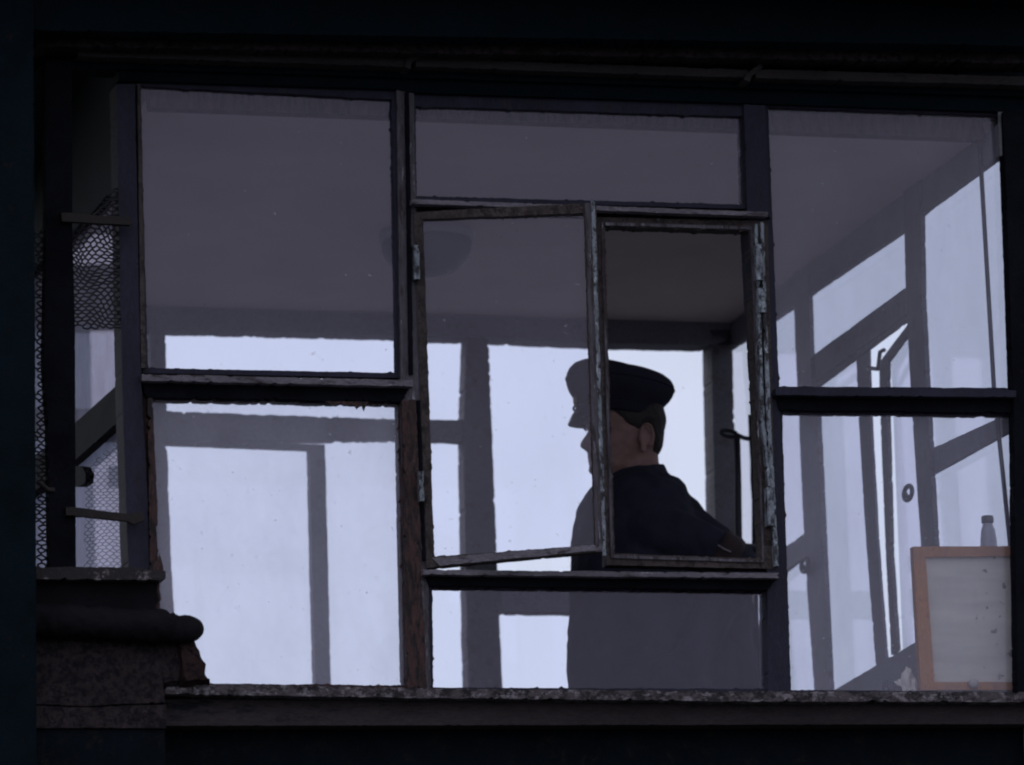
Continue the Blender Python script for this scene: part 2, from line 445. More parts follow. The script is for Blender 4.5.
# strips fixed on the posts
slabY('post_facing', [(402, 400), (416, 400), (421, 560), (427, 688), (408, 688), (404.5, 560), (404, 480)], -0.017, -0.004, M['rust'], cab, 1.3)
slabY('post_facing', [(417, 400), (420, 400), (426, 560), (423, 560)], -0.013, -0.004, M['dark'], cab, 0.5)
slabY('post_facing', [(405.5, 92), (409, 92), (413.5, 374), (409.5, 374)], -0.016, -0.004, M['dark'], cab, 0.4)
slabY('post_facing', [(148, 398), (152.5, 398), (156, 470), (158, 520), (156, 566), (161, 600), (150, 600), (149, 470)], -0.026, -0.006, M['rust'], cab, 1.3)
slabY('post_facing', [(137.5, 84), (140.5, 84), (146.5, 368), (141, 368)], -0.019, -0.004, M['sash'], cab, 0.5)
slabY('post_facing', [(760.5, 222), (763.5, 222), (771, 420), (779, 566), (775, 566), (766.5, 420)], -0.024, -0.004, M['bluechip'], cab, 0.7)
slabY('post_facing', [(754.5, 224), (757.5, 224), (764.5, 420), (771, 486), (768.5, 486), (761, 420)], -0.027, -0.004, M['bluechip'], cab, 0.9)

# rails: pale worn nosing coloured as if lit on top, dark body as shaded
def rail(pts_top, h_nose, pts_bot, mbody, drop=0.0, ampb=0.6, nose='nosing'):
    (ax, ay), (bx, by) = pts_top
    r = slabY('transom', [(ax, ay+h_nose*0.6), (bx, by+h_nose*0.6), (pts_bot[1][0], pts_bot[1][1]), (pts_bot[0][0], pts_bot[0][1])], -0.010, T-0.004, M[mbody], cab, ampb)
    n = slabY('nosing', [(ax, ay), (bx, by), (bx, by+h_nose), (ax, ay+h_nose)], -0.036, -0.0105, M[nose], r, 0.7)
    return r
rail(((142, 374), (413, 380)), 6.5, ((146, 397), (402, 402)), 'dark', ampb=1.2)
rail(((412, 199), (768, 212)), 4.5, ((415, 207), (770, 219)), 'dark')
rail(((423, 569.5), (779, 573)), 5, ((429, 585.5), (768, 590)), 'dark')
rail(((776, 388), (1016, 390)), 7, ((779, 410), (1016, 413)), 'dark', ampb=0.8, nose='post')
# rotten paint hanging under the left rail
slabY('torn_paint', [(318, 399), (331, 400.5), (341, 401), (352, 401.5), (369, 401.5), (366, 406), (364, 411), (362, 405), (357, 409), (352, 404), (346, 406), (341, 403), (333, 406), (327, 402)], -0.008, -0.003, M['rust'], cab, 0.6, 2)

# sill in front, and the band below it
slabY('sill', [(165, 683), (420, 688), (700, 691), (1050, 692), (1050, 702), (760, 701.5), (430, 698), (165, 694)], -0.085, 0.10, M['sillstone'], cab, 1.1, 2.2)
slabY('sill_band', [(36, 698), (1050, 704), (1050, 724), (36, 726)], -0.045, 0.015, M['undersill'], cab, 0.4)

# fixed panes, each in a putty frame
def fixed(outer, inner, mat, gmat, y0=0.004, y1=0.028, ao=0.0, ai=0.7, yg=0.015):
    w = ringY('window_frame', outer, inner, y0, y1, M[mat], cab, ao, ai)
    cx = sum(p[0] for p in outer)/4; cy = sum(p[1] for p in outer)/4
    mid = [((a[0]+b[0])/2, (a[1]+b[1])/2) for a, b in zip(outer, inner)]
    slabY('pane', mid, yg, yg+0.003, M[gmat], w)
    return w
fixed([(136, 80), (399, 87), (406, 378), (143, 373)], [(140.5, 86), (392, 99.5), (397, 373), (148, 368)], 'post', 'g_mid')
fixed([(142, 392), (405, 398), (410, 692), (150, 690)], [(151, 397.5), (399, 403), (405.5, 685.5), (163, 683)], 'rust', 'g_dirty', ai=1.1)
fixed([(411, 90), (748, 102), (751, 209), (412, 200)], [(415.5, 106), (742.5, 116.5), (746, 204.5), (416.5, 196)], 'post', 'g_mid')
fixed([(424, 580), (775, 585), (776, 694), (426, 694)], [(432, 587), (765, 591), (769, 689), (433.5, 687.5)], 'post', 'g_low', ai=0.8)
fixed([(761, 100), (1008, 110), (1017, 394), (775, 392)], [(768, 107), (1001.5, 116), (1011.5, 388), (779, 386.5)], 'post', 'g_upr')
fixed([(777, 404), (1020, 408), (1024, 700), (786, 696)], [(782, 412), (1013.5, 415), (1017.5, 692), (791, 690)], 'post', 'g_right')

# opening lights in the middle: the left one stands ajar towards us, the right one shut and without a pane
a0 = onY(419, 300, -0.01); a0.z = 0
th = math.radians(19)
lp0, ln = Vector((a0.x, -0.012, Z0)), Vector((math.sin(th), math.cos(th), 0))
pl = lambda x, y: onP(x, y, lp0, ln)
ls = ringgen('casement', [(413.5, 212), (596, 202.5), (607, 551), (426.5, 568)], [(422.5, 219), (583.5, 213), (594, 545), (433.5, 556.5)], pl, ln*0.026, M['sash'], cab, 0.4, 0.7)
mid = [(418, 216), (590, 208), (600, 548), (430, 562)]
P = [pl(x, y)+ln*0.012 for x, y in mid]
prism_pts('pane', P, [p+ln*0.003 for p in P], M['g_leaf'], ls)
# pale bottom rail face and meeting stile edge of the ajar light
P = [pl(x, y)-ln*0.003 for x, y in rough_poly([(432, 558), (594, 545), (604, 550), (440, 566)], 0.6)]
prism_pts('rail_face', P, [p+ln*0.004 for p in P], M['nosing'], ls)
P = [pl(x, y)-ln*0.003 for x, y in rough_poly([(585, 203), (593.5, 203), (604, 552), (595.5, 552)], 0.7)]
prism_pts('stile_face', P, [p+ln*0.004 for p in P], M['greywood'], ls)
P = [pl(x, y)-ln*0.006 for x, y in rough_poly([(591, 200), (595, 200), (606.5, 556), (603, 556)], 0.7)]
prism_pts('stile_edge', P, [p+ln*0.006 for p in P], M['bluechip'], ls)
# small wire web in the upper corner of the ajar light, hinges
rs = ringY('casement', [(598, 217), (768, 221), (777, 569), (607, 565)], [(604.5, 226.5), (749.5, 231), (761, 558.5), (615, 553.5)], -0.008, 0.03, M['sash'], cab, 0.4, 1.0)
ringY('glazing_bead', [(601, 222), (753, 226.5), (764.5, 562.5), (611, 558)], [(603.5, 225), (751, 229.5), (762.5, 560), (613.5, 555)], -0.013, -0.0085, M['greywood'], rs, 0.2, 0.6)
for k, (x, y, h) in enumerate(((758.5, 262, 36), (761, 300, 24), (770, 506, 38))):
    s = slabY('hinge', [(x-3, y-h/2), (x+4, y-h/2), (x+5, y+h/2), (x-2, y+h/2)], -0.034, -0.008, M['bluechip'], rs, 0.8, 2)
for (x, y, h) in ((417, 262, 34), (421.5, 486, 30)):
    slabY('hinge', [(x-3, y-h/2), (x+2, y-h/2), (x+3, y+h/2), (x-2, y+h/2)], -0.030, -0.006, M['bluechip'], ls, 0.8, 2)

# ---------------------------------------------------------------- back wall of the cabin (seen through it)
def back(name, pts, mat, y0=YD-0.04, th=0.06, par=cab, amp=0.8):
    return slabY(name, pts, y0, y0+th, M[mat], par, amp)
back('back_head', [(-60, 262), (740, 296), (740, 345.5), (600, 343), (490, 338), (430, 336.5), (397, 334), (165, 328.5), (-60, 322)], 'inner', YD-0.05, 0.08)
back('back_post', [(151, 322), (165.5, 322), (167, 440), (171, 560), (176, 640), (184, 830), (160, 830), (150, 560)], 'inner', YD-0.043, 0.06)
back('back_post', [(467, 330), (488.5, 330), (492, 430), (497, 560), (503, 700), (508, 830), (474, 830), (468.5, 700), (465.5, 560), (463.5, 430)], 'innerdark', YD-0.043, 0.06, amp=0.8)
back('corner_post', [(711, 330), (732, 330), (738, 560), (746, 830), (722, 830), (716, 560)], 'innerdark', YD-0.05, 0.08, amp=0.5)
back('back_post', [(-32, 300), (-8, 300), (0, 830), (-24, 830)], 'inner', YD-0.043, 0.06)
back('back_transom', [(-20, 405), (166, 411), (404, 419.5), (465, 420), (465, 440.5), (400, 438.5), (168, 441.5), (-20, 432)], 'inner', YD-0.036, 0.05)
back('back_transom', [(500, 583), (735, 590), (735, 616), (640, 613), (502, 612)], 'inner', YD-0.036, 0.05)
back('back_sill', [(-30, 800), (760, 822), (760, 850), (-30, 828)], 'inner', YD-0.06, 0.12)
# a light hung in the left back window, dropped a little on its hinges
hl = slabY('back_casement', [(209, 440), (325, 444.5), (328, 560), (334, 810), (319, 810), (312, 560), (309.5, 449), (168, 443.5), (168, 437)], YD-0.055, YD-0.02, M['inner'], cab, 0.5)
def bpane(pts, m='g_back', par=cab, y=YD-0.01):
    return slabY('back_pane', pts, y, y+0.003, M[m], par)
bpane([(-10, 320), (468, 333), (500, 830), (0, 815)])
bpane([(488, 334), (715, 340), (735, 830), (500, 830)])
# peeling edges round the back panes
for pts in ([(398, 333), (432, 335), (432, 339), (398, 336.5)],):
    pass

# ---------------------------------------------------------------- right wall of the cabin
def rw(name, pts, mat, x0=XR, th=0.06, amp=0.4, par=cab):
    th = 0.007 if th < 0.04 else (0.012 if th < 0.08 else 0.018)
    return slabX(name, pts, x0, x0+th, M[mat], par, amp)
rw('side_head', [(1040, 93), (1040, 124), (1000, 155.5), (924, 211), (902, 231), (813, 291), (793, 306), (735, 345), (722, 330), (780, 285)], 'inner', XR-0.01, 0.08)
rw('side_post', [(903, 180), (920, 180), (922, 300), (927, 400), (935, 545), (941, 700), (925, 700), (921, 545), (911, 400), (906, 300)], 'innerdark', XR-0.014, 0.07)
rw('side_post', [(793, 270), (808, 270), (811, 380), (817, 410), (824, 560), (830, 690), (833, 740), (818, 740), (814, 688), (805, 560), (798, 400), (795, 340)], 'inner', XR-0.014, 0.07)
rw('side_transom', [(797, 367), (905, 288), (906, 315), (814, 382), (800, 392)], 'innerdark', XR-0.004, 0.05)
rw('side_transom', [(919, 454), (1030, 404), (1030, 420), (923, 479)], 'inner', XR-0.004, 0.05)
rw('side_transom', [(733, 590), (788, 545), (808, 531), (808, 553), (788, 569), (733, 612)], 'inner', XR-0.004, 0.05)
# lower boarding of the right wall
rw('side_sill', [(742, 745), (838, 688), (922, 638), (1030, 572), (1040, 640), (1040, 760), (742, 900)], 'inner', XR-0.02, 0.09)
# two small side lights; the right one stands open a hand's breadth
sl1 = rw('side_casement', [(856, 352), (868, 344), (870, 410), (877, 540), (886.5, 664), (876, 670), (866, 540), (858, 410)], 'inner', XR-0.012, 0.03)
rw('side_casement', [(814, 384), (906, 317), (906, 322), (814, 390)], 'innerdark', XR-0.016, 0.03)
thr = math.radians(6)
h0 = onX(908, 330, XR); h0.z = 0
rn = Vector((math.cos(thr), math.sin(thr)*-1, 0))          # leaf turned a little outwards
pr = lambda x, y: onP(x, y, Vector((h0.x+0.012, h0.y, Z0)), rn)
P = [pr(x, y) for x, y in rough_poly([(914, 316), (915, 325), (887, 362), (887, 410), (891, 560), (897, 650), (891, 655), (886, 560), (880, 410), (879, 365), (883, 357)], 0.3)]
sr = prism_pts('side_casement', P, [p+rn*0.010 for p in P], M['innerdark'], cab)
P = [pr(x, y)+rn*0.012 for x, y in [(915, 322), (886, 358), (898, 650), (930, 632), (912, 420)]]
prism_pts('side_pane', P, [p+rn*0.003 for p in P], M['g_side'], sr)
slabY('corner_post', [(997, 108), (1004, 108), (1005, 156), (1000.5, 160)], 0.032, 0.045, M['dark'], cab)  # added dark slab, hides the lit end of the side head
# its stay
s0 = onX(866, 366, XR-0.03)
tube('stay', [onX(868, 368, XR-0.02), onX(878, 369, XR-0.02), onX(880, 352, XR-0.02), onX(884, 350, XR-0.02)], 0.0055, M['lever'], sr)
def sp(pts, m='g_side'):
    P = [onX(clampR(x, y), y, XR+0.02) for x, y in pts]
    return prism_pts('side_pane', P, [p+Vector((0.003, 0, 0)) for p in P], M[m], cab)
sp([(918, 200), (1020, 125), (1030, 415), (928, 470)])
sp([(928, 460), (1024, 408), (1034, 590), (940, 640)])
sp([(806, 290), (908, 218), (910, 305), (806, 382)])
sp([(814, 385), (862, 350), (880, 670), (828, 700)])
sp([(730, 345), (802, 290), (815, 700), (752, 745)])
# round catches on the posts
def catch(px, py, par=cab):
    c = onX(px, py, XR-0.03)
    g1 = tube_geo([c+Vector((0, 0.019*math.cos(a)*1.6, 0.017*math.sin(a)+0.0)) for a in [k*math.pi/6 for k in range(12)]], 0.006, 8, True)
    g2 = tube_geo([c+Vector((0, 0.02, 0)), c+Vector((0.02, 0.06, -0.002))], 0.007, 8)
    return mesh('window_catch', *merge([g1, g2]), M['innerdark'], par, True)
catch(908, 493); catch(805, 565)

# ---------------------------------------------------------------- left wall, seen from outside
LN = Vector((1, -0.07, 0)).normalized()
LP = Vector((X0-0.03, 0, Z0))
def lw(name, pts, mat, off=0.0, th=0.025, amp=0.3, par=cab):
    P = [onP(clampL(x, y), y, LP-LN*off, LN) for x, y in rough_poly(pts, amp)]
    return prism_pts(name, P, [p+LN*th for p in P], M[mat], par)
lw('side_head', [(135, 20), (135, 168), (117, 188), (105, 197), (92, 213), (72, 232), (30, 272), (-60, 345), (-60, 165)], 'tar')
lw('side_transom', [(132, 372), (122, 380.5), (75, 423), (40, 454), (-50, 520), (-50, 556), (40, 488), (74, 461), (123, 417), (132, 410)], 'dark', 0.006)
lw('side_pane', [(130, 170), (20, 260), (20, 620), (130, 620)], 'g_milky', -0.03, 0.003, 0)
lw('side_post', [(2, 230), (16, 225), (22, 620), (8, 620)], 'dark', 0.004)
lw('side_sill', [(132, 668), (132, 720), (-50, 860), (-50, 800)], 'dark', 0.01, 0.08)
lw('window_catch', [(75, 466), (82, 467), (86, 474), (85, 483), (79, 487), (75, 487)], 'dark', 0.02, 0.02, 0.2)

# frontal guard frame beside the corner post, with wire netting
gf = empty('wire_guard_frame', onY(60, 575, -0.02), 'narrow dark guard frame of wire netting beside the left corner of the cabin', 'guard frame')
slabY('post', [(45, 60), (72, 60), (72.5, 232), (75, 330), (76, 567), (50, 567), (48, 430), (44, 360), (46, 240)], -0.045, -0.005, M['dark'], gf, 0.3)
slabY('strap', [(61, 212), (100, 215.5), (131, 217), (133, 223), (130, 225), (62, 221)], -0.062, -0.046, M['iron'], gf, 0.4)
slabY('strap', [(66, 507), (74, 507), (128, 514), (143, 511), (145, 520), (134, 524), (128, 521), (66, 515)], -0.06, -0.046, M['iron'], gf, 0.4)
tube('hook', [onY(38, 482, -0.05), onY(43, 486, -0.05), onY(48, 490, -0.05), onY(54, 490, -0.045)], 0.006, M['iron'], gf)
def netting(name, poly, cell, Y, r, seed, par, warp=0.25, skew=0.0):
    """hexagonal netting inside a pixel polygon on the plane Y"""
    rnd = random.Random(seed)
    xs = [p[0] for p in poly]; ys = [p[1] for p in poly]
    def inside(x, y):
        c = False; n = len(poly)
        for i in range(n):
            (x1, y1), (x2, y2) = poly[i], poly[(i+1) % n]
            if (y1 > y) != (y2 > y) and x < (x2-x1)*(y-y1)/(y2-y1)+x1: c = not c
        return c
    verts = {}
    def V(i, j):
        if (i, j) not in verts:
            # brick-like hex lattice
            x = min(xs)-2*cell + i*cell*0.5
            y = min(ys)-2*cell + j*cell*0.5 + (0.14*cell if (i+j) % 2 else -0.14*cell)
            wx = noise.noise(Vector((x*0.03, y*0.03, seed)))*cell*warp*4
            wy = noise.noise(Vector((x*0.03, y*0.03, seed+9)))*cell*warp*4
            x += wx + rnd.uniform(-1, 1)*cell*0.09 + skew*(y-min(ys)); y += wy + rnd.uniform(-1, 1)*cell*0.09
            verts[(i, j)] = (x, y)
        return verts[(i, j)]
    ni = int((max(xs)-min(xs))/(cell*0.5))+8; nj = int((max(ys)-min(ys))/(cell*0.5))+8
    parts = []
    for i in range(ni):
        for j in range(nj):
            a = V(i, j)
            nb = [(i+1, j)]                             # zigzag row
            if (i+j) % 2: nb.append((i, j+1))           # upright link every second vertex
            for (k, l) in nb:
                b = V(k, l)
                if inside(*a) and inside(*b):
                    parts.append(tube_geo([onY(*a, Y), onY(*b, Y)], r, 4, caps=False))
    return mesh(name, *merge(parts), M['wire'], par)
netting('netting', [(70, 234), (92, 212), (120, 182), (124, 330), (70, 330)], 7.2, -0.008, 0.0021, 3, gf, 0.3, 0.12)
netting('netting', [(34, 232), (48, 226), (50, 330), (52, 570), (34, 570)], 7.5, -0.008, 0.0021, 8, gf, 0.15)
netting('netting', [(84, 470), (122, 436), (122, 572), (84, 572)], 6.5, 0.5, 0.0006, 5, gf, 0.1)

# ---------------------------------------------------------------- masonry at the left
ms = empty('stone_ledge', onY(100, 726, -0.1), 'dark stone ledge with a round moulding, broken off at its right end', 'stone ledge')
slabY('coping', [(36, 567), (130, 567), (150, 570), (166, 571), (166, 578), (160, 580), (36, 579)], -0.16, 0.0, M['coping'], ms, 0.9, 2.2)
slabY('torn_lead', [(150, 572), (156, 562), (160, 553), (163, 566), (164, 575), (152, 577)], -0.15, -0.143, M['rust'], ms, 0.6, 2)
slabY('ledge_body', [(36, 579), (159, 581), (157, 592), (159, 600), (155, 608), (165, 616), (165, 624), (36, 618)], -0.13, -0.01, M['mould'], ms, 0.9, 2.2)
def roll(name, ax, ay, bx, by, r, Y, mat, par):
    A, B = onY(ax, ay, Y), onY(bx, by, Y)
    d = (B-A); L = d.length; d.normalize()
    pts, rs = [], []
    n = 46
    for i in range(n+1):
        t = i/n
        e = 1+0.10*fr1(t*14, 33)
        pts.append(A+d*L*t); rs.append(r*e)
    for q in (0.35, 0.6, 0.8, 0.93, 0.99):
        pts.append(B+d*r*q); rs.append(r*math.sqrt(max(0.01, 1-q*q)))
    vs, fs = tube_geo(pts, rs, 20)
    vs = [v+Vector((noise.noise(v*26), noise.noise(v*26+Vector((9, 0, 0))), noise.noise(v*26+Vector((0, 9, 0)))))*0.005+Vector((0, noise.noise(v*70), noise.noise(v*70+Vector((3, 0, 0)))))*0.005 for v in vs]
    return mesh(name, vs, fs, mat, par, True)
roll('round_moulding', 30, 620, 160, 626, 0.036, -0.13, M['mould'], ms)
roll('round_moulding', 150, 625, 190, 630, 0.029, -0.125, M['mould'], ms)
slabY('masonry', [(34, 616), (150, 620), (160, 655), (165, 700), (165, 703), (120, 704), (90, 706), (34, 704)], -0.10, 0.018, M['stone'], ms, 0.8)
slabY('masonry', [(34, 705.5), (90, 707.5), (120, 705.5), (166, 704.5), (166, 728), (34, 728)], -0.103, 0.018, M['stone'], ms, 0.5)
slabY('masonry', [(-200, 729.5), (165, 729.5), (168, 1100), (-200, 1100)], -0.095, 0.015, M['wall'], ms, 0.0)
# broken brick lump
def lump(name, poly, y0, y1, mat, par, seed):
    n = 5; rings = []
    cx = sum(p[0] for p in poly)/len(poly); cy = sum(p[1] for p in poly)/len(poly)
    pp = rough_poly(poly, 1.0, 2.5)
    vs, fs = [], []
    m = len(pp)
    for k in range(n+1):
        t = k/n
        s = 0.55+0.45*math.sin(math.pi*(0.15+0.7*t))/math.sin(math.pi*0.5)
        for (x, y) in pp:
            v = onY(cx+(x-cx)*s, cy+(y-cy)*s, y0)
            v = Vector((v.x, y0+(y1-y0)*t, v.z))
            v += Vector((noise.noise(v*40+Vector((seed, 0, 0))), noise.noise(v*40+Vector((0, seed, 0))), noise.noise(v*40+Vector((0, 0, seed)))))*0.006
            vs.append(v)
    for k in range(n):
        for i in range(m):
            fs.append([k*m+i, k*m+(i+1) % m, (k+1)*m+(i+1) % m, (k+1)*m+i])
    fs.append(list(range(m))); fs.append([n*m+i for i in range(m)][::-1])
    return mesh(name, vs, fs, mat, par)
lump('broken_brick', [(176, 640), (196, 638), (201, 652), (209, 664), (208, 676), (214, 684), (180, 688)], -0.115, 0.0, M['brick'], ms, 2)
lump('broken_stone', [(150, 630), (196, 634), (190, 652), (184, 668), (180, 688), (160, 688), (152, 660)], -0.10, 0.0, M['stone'], ms, 5)

# added pier, near black to fill the dark strip at the far left
pier = slabY('added_pier', [(-260, -60), (33, -60), (35, 300), (36, 560), (38, 1090), (-260, 1080)], -0.22, 0.25, M['tar'], None, 0.4)
tag(pier, 'black filler wall pier added along the left edge beside the netting', 'wall pier')


# ---------------------------------------------------------------- the man in the cabin
YM = 1.10
M['skin'] = plain('skin', (0.23, 0.130, 0.115), 0.65, 0.25, 30, 0.15, 180)
M['coat'] = plain('navy_wool', (0.022, 0.023, 0.036), 0.95, 0.2, 14, 0.6, 220, spec=0.1)
M['capcloth'] = plain('cap_wool', (0.026, 0.025, 0.040), 0.95, 0.15, 14, 0.5, 260, spec=0.1)
M['capband'] = plain('cap_band', (0.018, 0.018, 0.028), 0.9, 0.15, 14, 0.5, 260, spec=0.1)
M['visor'] = plain('black_visor', (0.012, 0.012, 0.015), 0.25, 0.1, 10, 0.0)
M['hair'] = plain('dark_hair', (0.013, 0.010, 0.010), 0.6, 0.4, 60, 0.8, 160)
M['brass'] = plain('dull_brass', (0.35, 0.28, 0.15), 0.4, 0.2, 20, 0.1, metallic=0.8)
M['patch'] = plain('sleeve_patch', (0.026, 0.015, 0.017), 0.9, 0.2, 30, 0.3, 200)
M['pale'] = plain('pale_cord', (0.2, 0.18, 0.2), 0.8, 0.1)
M['eye'] = plain('eye_white', (0.6, 0.58, 0.56), 0.3, 0.05, 5, 0)
M['iris'] = plain('iris', (0.05, 0.035, 0.025), 0.3, 0.05, 5, 0)
M['boot'] = plain('boot_leather', (0.015, 0.014, 0.014), 0.4, 0.2, 20, 0.2)

def pm(px, py, dy=0.0):
    return onY(px, py, YM+dy)
FLOOR = ZF+Z0
foot = pm(650, 690); 
man = empty('person', (foot.x, YM, FLOOR), 'man in navy coat and peaked cap facing left behind the middle windows', 'person')

def ball_geo(c, r, seg=16, ring=10, s=(1, 1, 1)):
    vs, fs = [], []
    c = Vector(c)
    vs.append(c+Vector((0, 0, r*s[2])))
    for i in range(1, ring):
        ph = math.pi*i/ring
        for k in range(seg):
            a = 2*math.pi*k/seg
            vs.append(c+Vector((r*math.sin(ph)*math.cos(a)*s[0], r*math.sin(ph)*math.sin(a)*s[1], r*math.cos(ph)*s[2])))
    vs.append(c+Vector((0, 0, -r*s[2])))
    L = len(vs)-1
    for k in range(seg):
        fs.append([0, 1+k, 1+(k+1) % seg])
        fs.append([L, 1+(ring-2)*seg+(k+1) % seg, 1+(ring-2)*seg+k])
    for i in range(ring-2):
        for k in range(seg):
            a = 1+i*seg+k; b = 1+i*seg+(k+1) % seg
            fs.append([a, a+seg, b+seg, b])
    return vs, fs
def limb(pts, rs, seg=14):
    out = [tube_geo(pts, rs, seg)]
    for p, r in zip(pts, rs): out.append(ball_geo(p, r, 14, 8))
    return out
def interp(tab, z):
    if z <= tab[0][0]: return tab[0][1]
    for (a, b), (c, d) in zip(tab, tab[1:]):
        if z <= c:
            t = (z-a)/(c-a); t = t*t*(3-2*t)*0.5+t*0.5
            return b+(d-b)*t
    return tab[-1][1]
chin = pm(624, 479)
HFRONT = [(0, .058), (.008, .078), (.02, .090), (.030, .087), (.037, .0855), (.043, .0885), (.049, .0885), (.052, .0875), (.057, .0895), (.064, .0895), (.070, .086), (.085, .086), (.105, .082), (.117, .083), (.128, .091), (.15, .093), (.18, .085), (.21, .058), (.228, .02), (.235, .0)]
HBACK = [(0, -.050), (.02, -.062), (.05, -.078), (.08, -.094), (.11, -.098), (.15, -.106), (.18, -.100), (.21, -.075), (.228, -.03), (.235, -.005)]
HW = [(0, .026), (.01, .036), (.03, .048), (.06, .058), (.09, .066), (.12, .070), (.15, .074), (.18, .070), (.21, .050), (.228, .024), (.235, .004)]
FD = Vector((-1, 0.02, 0)).normalized()                 # where he looks
LD = Vector((0, 0, 1)).cross(FD)                        # his left, towards the camera
def head_pt(th, z, off=0.0):
    f, b, w = interp(HFRONT, z), interp(HBACK, z), interp(HW, z)
    c = (f+b)/2; a = (f-b)/2
    co, si = math.cos(th), math.sin(th)
    e = 0.86
    x = c+(a+off)*math.copysign(abs(co)**e, co)
    y = (w+off)*math.copysign(abs(si)**e, si)
    # hollow of the eye, cheekbone
    for s in (1, -1):
        d = ((x-.078)/.02)**2+((y-s*.032)/.017)**2+((z-.116)/.014)**2
        x -= .010*math.exp(-d)
        d = ((x-.06)/.03)**2+((y-s*.052)/.02)**2+((z-.092)/.018)**2
        y += s*.004*math.exp(-d)
    return chin+FD*x+LD*y+Vector((0, 0, z))
def head_geo():
    zs = [0.235*i/60 for i in range(61)]
    seg = 72; vs, fs = [], []
    for z in zs:
        for k in range(seg): vs.append(head_pt(2*math.pi*k/seg, z))
    for i in range(60):
        for k in range(seg): fs.append([i*seg+k, i*seg+(k+1) % seg, (i+1)*seg+(k+1) % seg, (i+1)*seg+k])
    fs.append(list(range(seg-1, -1, -1))); fs.append([60*seg+k for k in range(seg)])
    return vs, fs
def hp(f, l, z): return chin+FD*f+LD*l+Vector((0, 0, z))
parts = [head_geo()]
# nose
parts += limb([hp(.080, 0, .117), hp(.094, 0, .098), hp(.1015, 0, .084)], [.007, .008, .0095])
for s in (1, -1): parts += limb([hp(.096, s*.007, .080), hp(.090, s*.012, .078)], [.007, .007])
# ears
for s in (1, -1):
    rim = []
    for k in range(15):
        a = math.radians(-60+k*300/14)
        rim.append(hp(-.040-.016*math.cos(a)*1.0, s*(.079+.004*math.sin(a)+.005*(math.cos(a) > 0)), .088+.030*math.sin(a)+0.004))
    parts.append(tube_geo(rim, .0048, 8))
    parts.append(ball_geo(hp(-.036, s*.073, .090), .022, 12, 8, (.75, .35, 1.05)))
    parts.append(ball_geo(hp(-.031, s*.075, .060), .0085, 10, 6))
# neck and trunk
parts += limb([hp(-.034, 0, .07), hp(-.034, 0, .0), hp(-.045, 0, -.055)], [.055, .058, .066])
sh = pm(640, 505, 0.0)                                 # middle of the shoulder girdle
def ell_loft(rows, seg=28):
    vs, fs = [], []
    for c, a, b in rows:
        for k in range(seg):
            t = 2*math.pi*k/seg
            vs.append(Vector(c)+Vector((a*math.cos(t), b*math.sin(t), 0)))
    for i in range(len(rows)-1):
        for k in range(seg): fs.append([i*seg+k, i*seg+(k+1) % seg, (i+1)*seg+(k+1) % seg, (i+1)*seg+k])
    fs.append(list(range(seg-1, -1, -1))); fs.append([(len(rows)-1)*seg+k for k in range(seg)])
    return vs, fs
def row(py, xl, xr, b, dy=0.0, shrink=0.0):
    L, R = pm(xl, py, dy), pm(xr, py, dy)
    return ((L+R)/2, (R.x-L.x)/2-shrink, b-shrink)
torso_rows = [row(474, 610, 664, .060), row(482, 598, 680, .105), row(491, 589, 680, .160), row(503, 582, 683, .190), row(520, 578, 692, .200),
              row(545, 575, 708, .200), row(590, 572, 722, .195), row(640, 570, 738, .195), row(690, 570, 746, .200), row(760, 568, 746, .205)]
body_rows = [(c, max(.03, a-.035), max(.03, b-.035)) for c, a, b in torso_rows]
parts.append(ell_loft(body_rows))
hips = pm(655, 785)
# arms: near arm bent, elbow back; the hand goes down into the coat pocket
shN, elN, wrN = pm(664, 523, -.175), pm(736, 570, -.19), pm(684, 672, -.235)
shF, elF, wrF = pm(655, 510, .19), pm(640, 640, .25), pm(600, 720, .20)
parts += limb([pm(648, 536, -.13), pm(684, 544, -.16), pm(712, 555, -.175), elN], [.048, .045, .042, .038]); parts += limb([elN, elN.lerp(wrN, .4), wrN], [.040, .038, .028])
parts += limb([shF, shF.lerp(elF, .5), elF], [.052, .046, .040]); parts += limb([elF, elF.lerp(wrF, .4), wrF], [.040, .038, .028])
def hand(w, d, n, flip):
    """palm, four fingers and a thumb; w wrist, d direction of the fingers, n out of the back of the hand"""
    d = d.normalized(); n = (n-d*n.dot(d)).normalized(); s = d.cross(n)*flip
    out = []
    out += limb([w, w+d*.03+s*.012, w+d*.075+s*.026], [.024, .020, .0125])
    out += limb([w, w+d*.03-s*.012, w+d*.075-s*.026], [.024, .020, .0125])
    out += limb([w+d*.02, w+d*.078], [.022, .015])
    for q, (o, L) in enumerate(((.030, .072), (.010, .080), (-.010, .075), (-.030, .060))):
        k = w+d*.078+s*o
        p1 = k+d*L*.42-n*L*.10; p2 = p1+d*L*.27-n*L*.20; p3 = p2+d*L*.12-n*L*.22
        out += limb([k, p1, p2, p3], [.0098, .0090, .0082, .0070], 10)
    t0 = w+d*.022+s*.020; t1 = w+d*.050+s*.044-n*.010; t2 = w+d*.080+s*.050-n*.022
    out += limb([t0, t1, t2], [.0140, .0110, .0088], 10)
    return out
parts += hand(wrN, (pm(672, 720, -.19)-wrN), Vector((0, -1, 0)), 1)
parts += hand(wrF, (pm(592, 770, .17)-wrF), Vector((0, 1, 0)), -1)
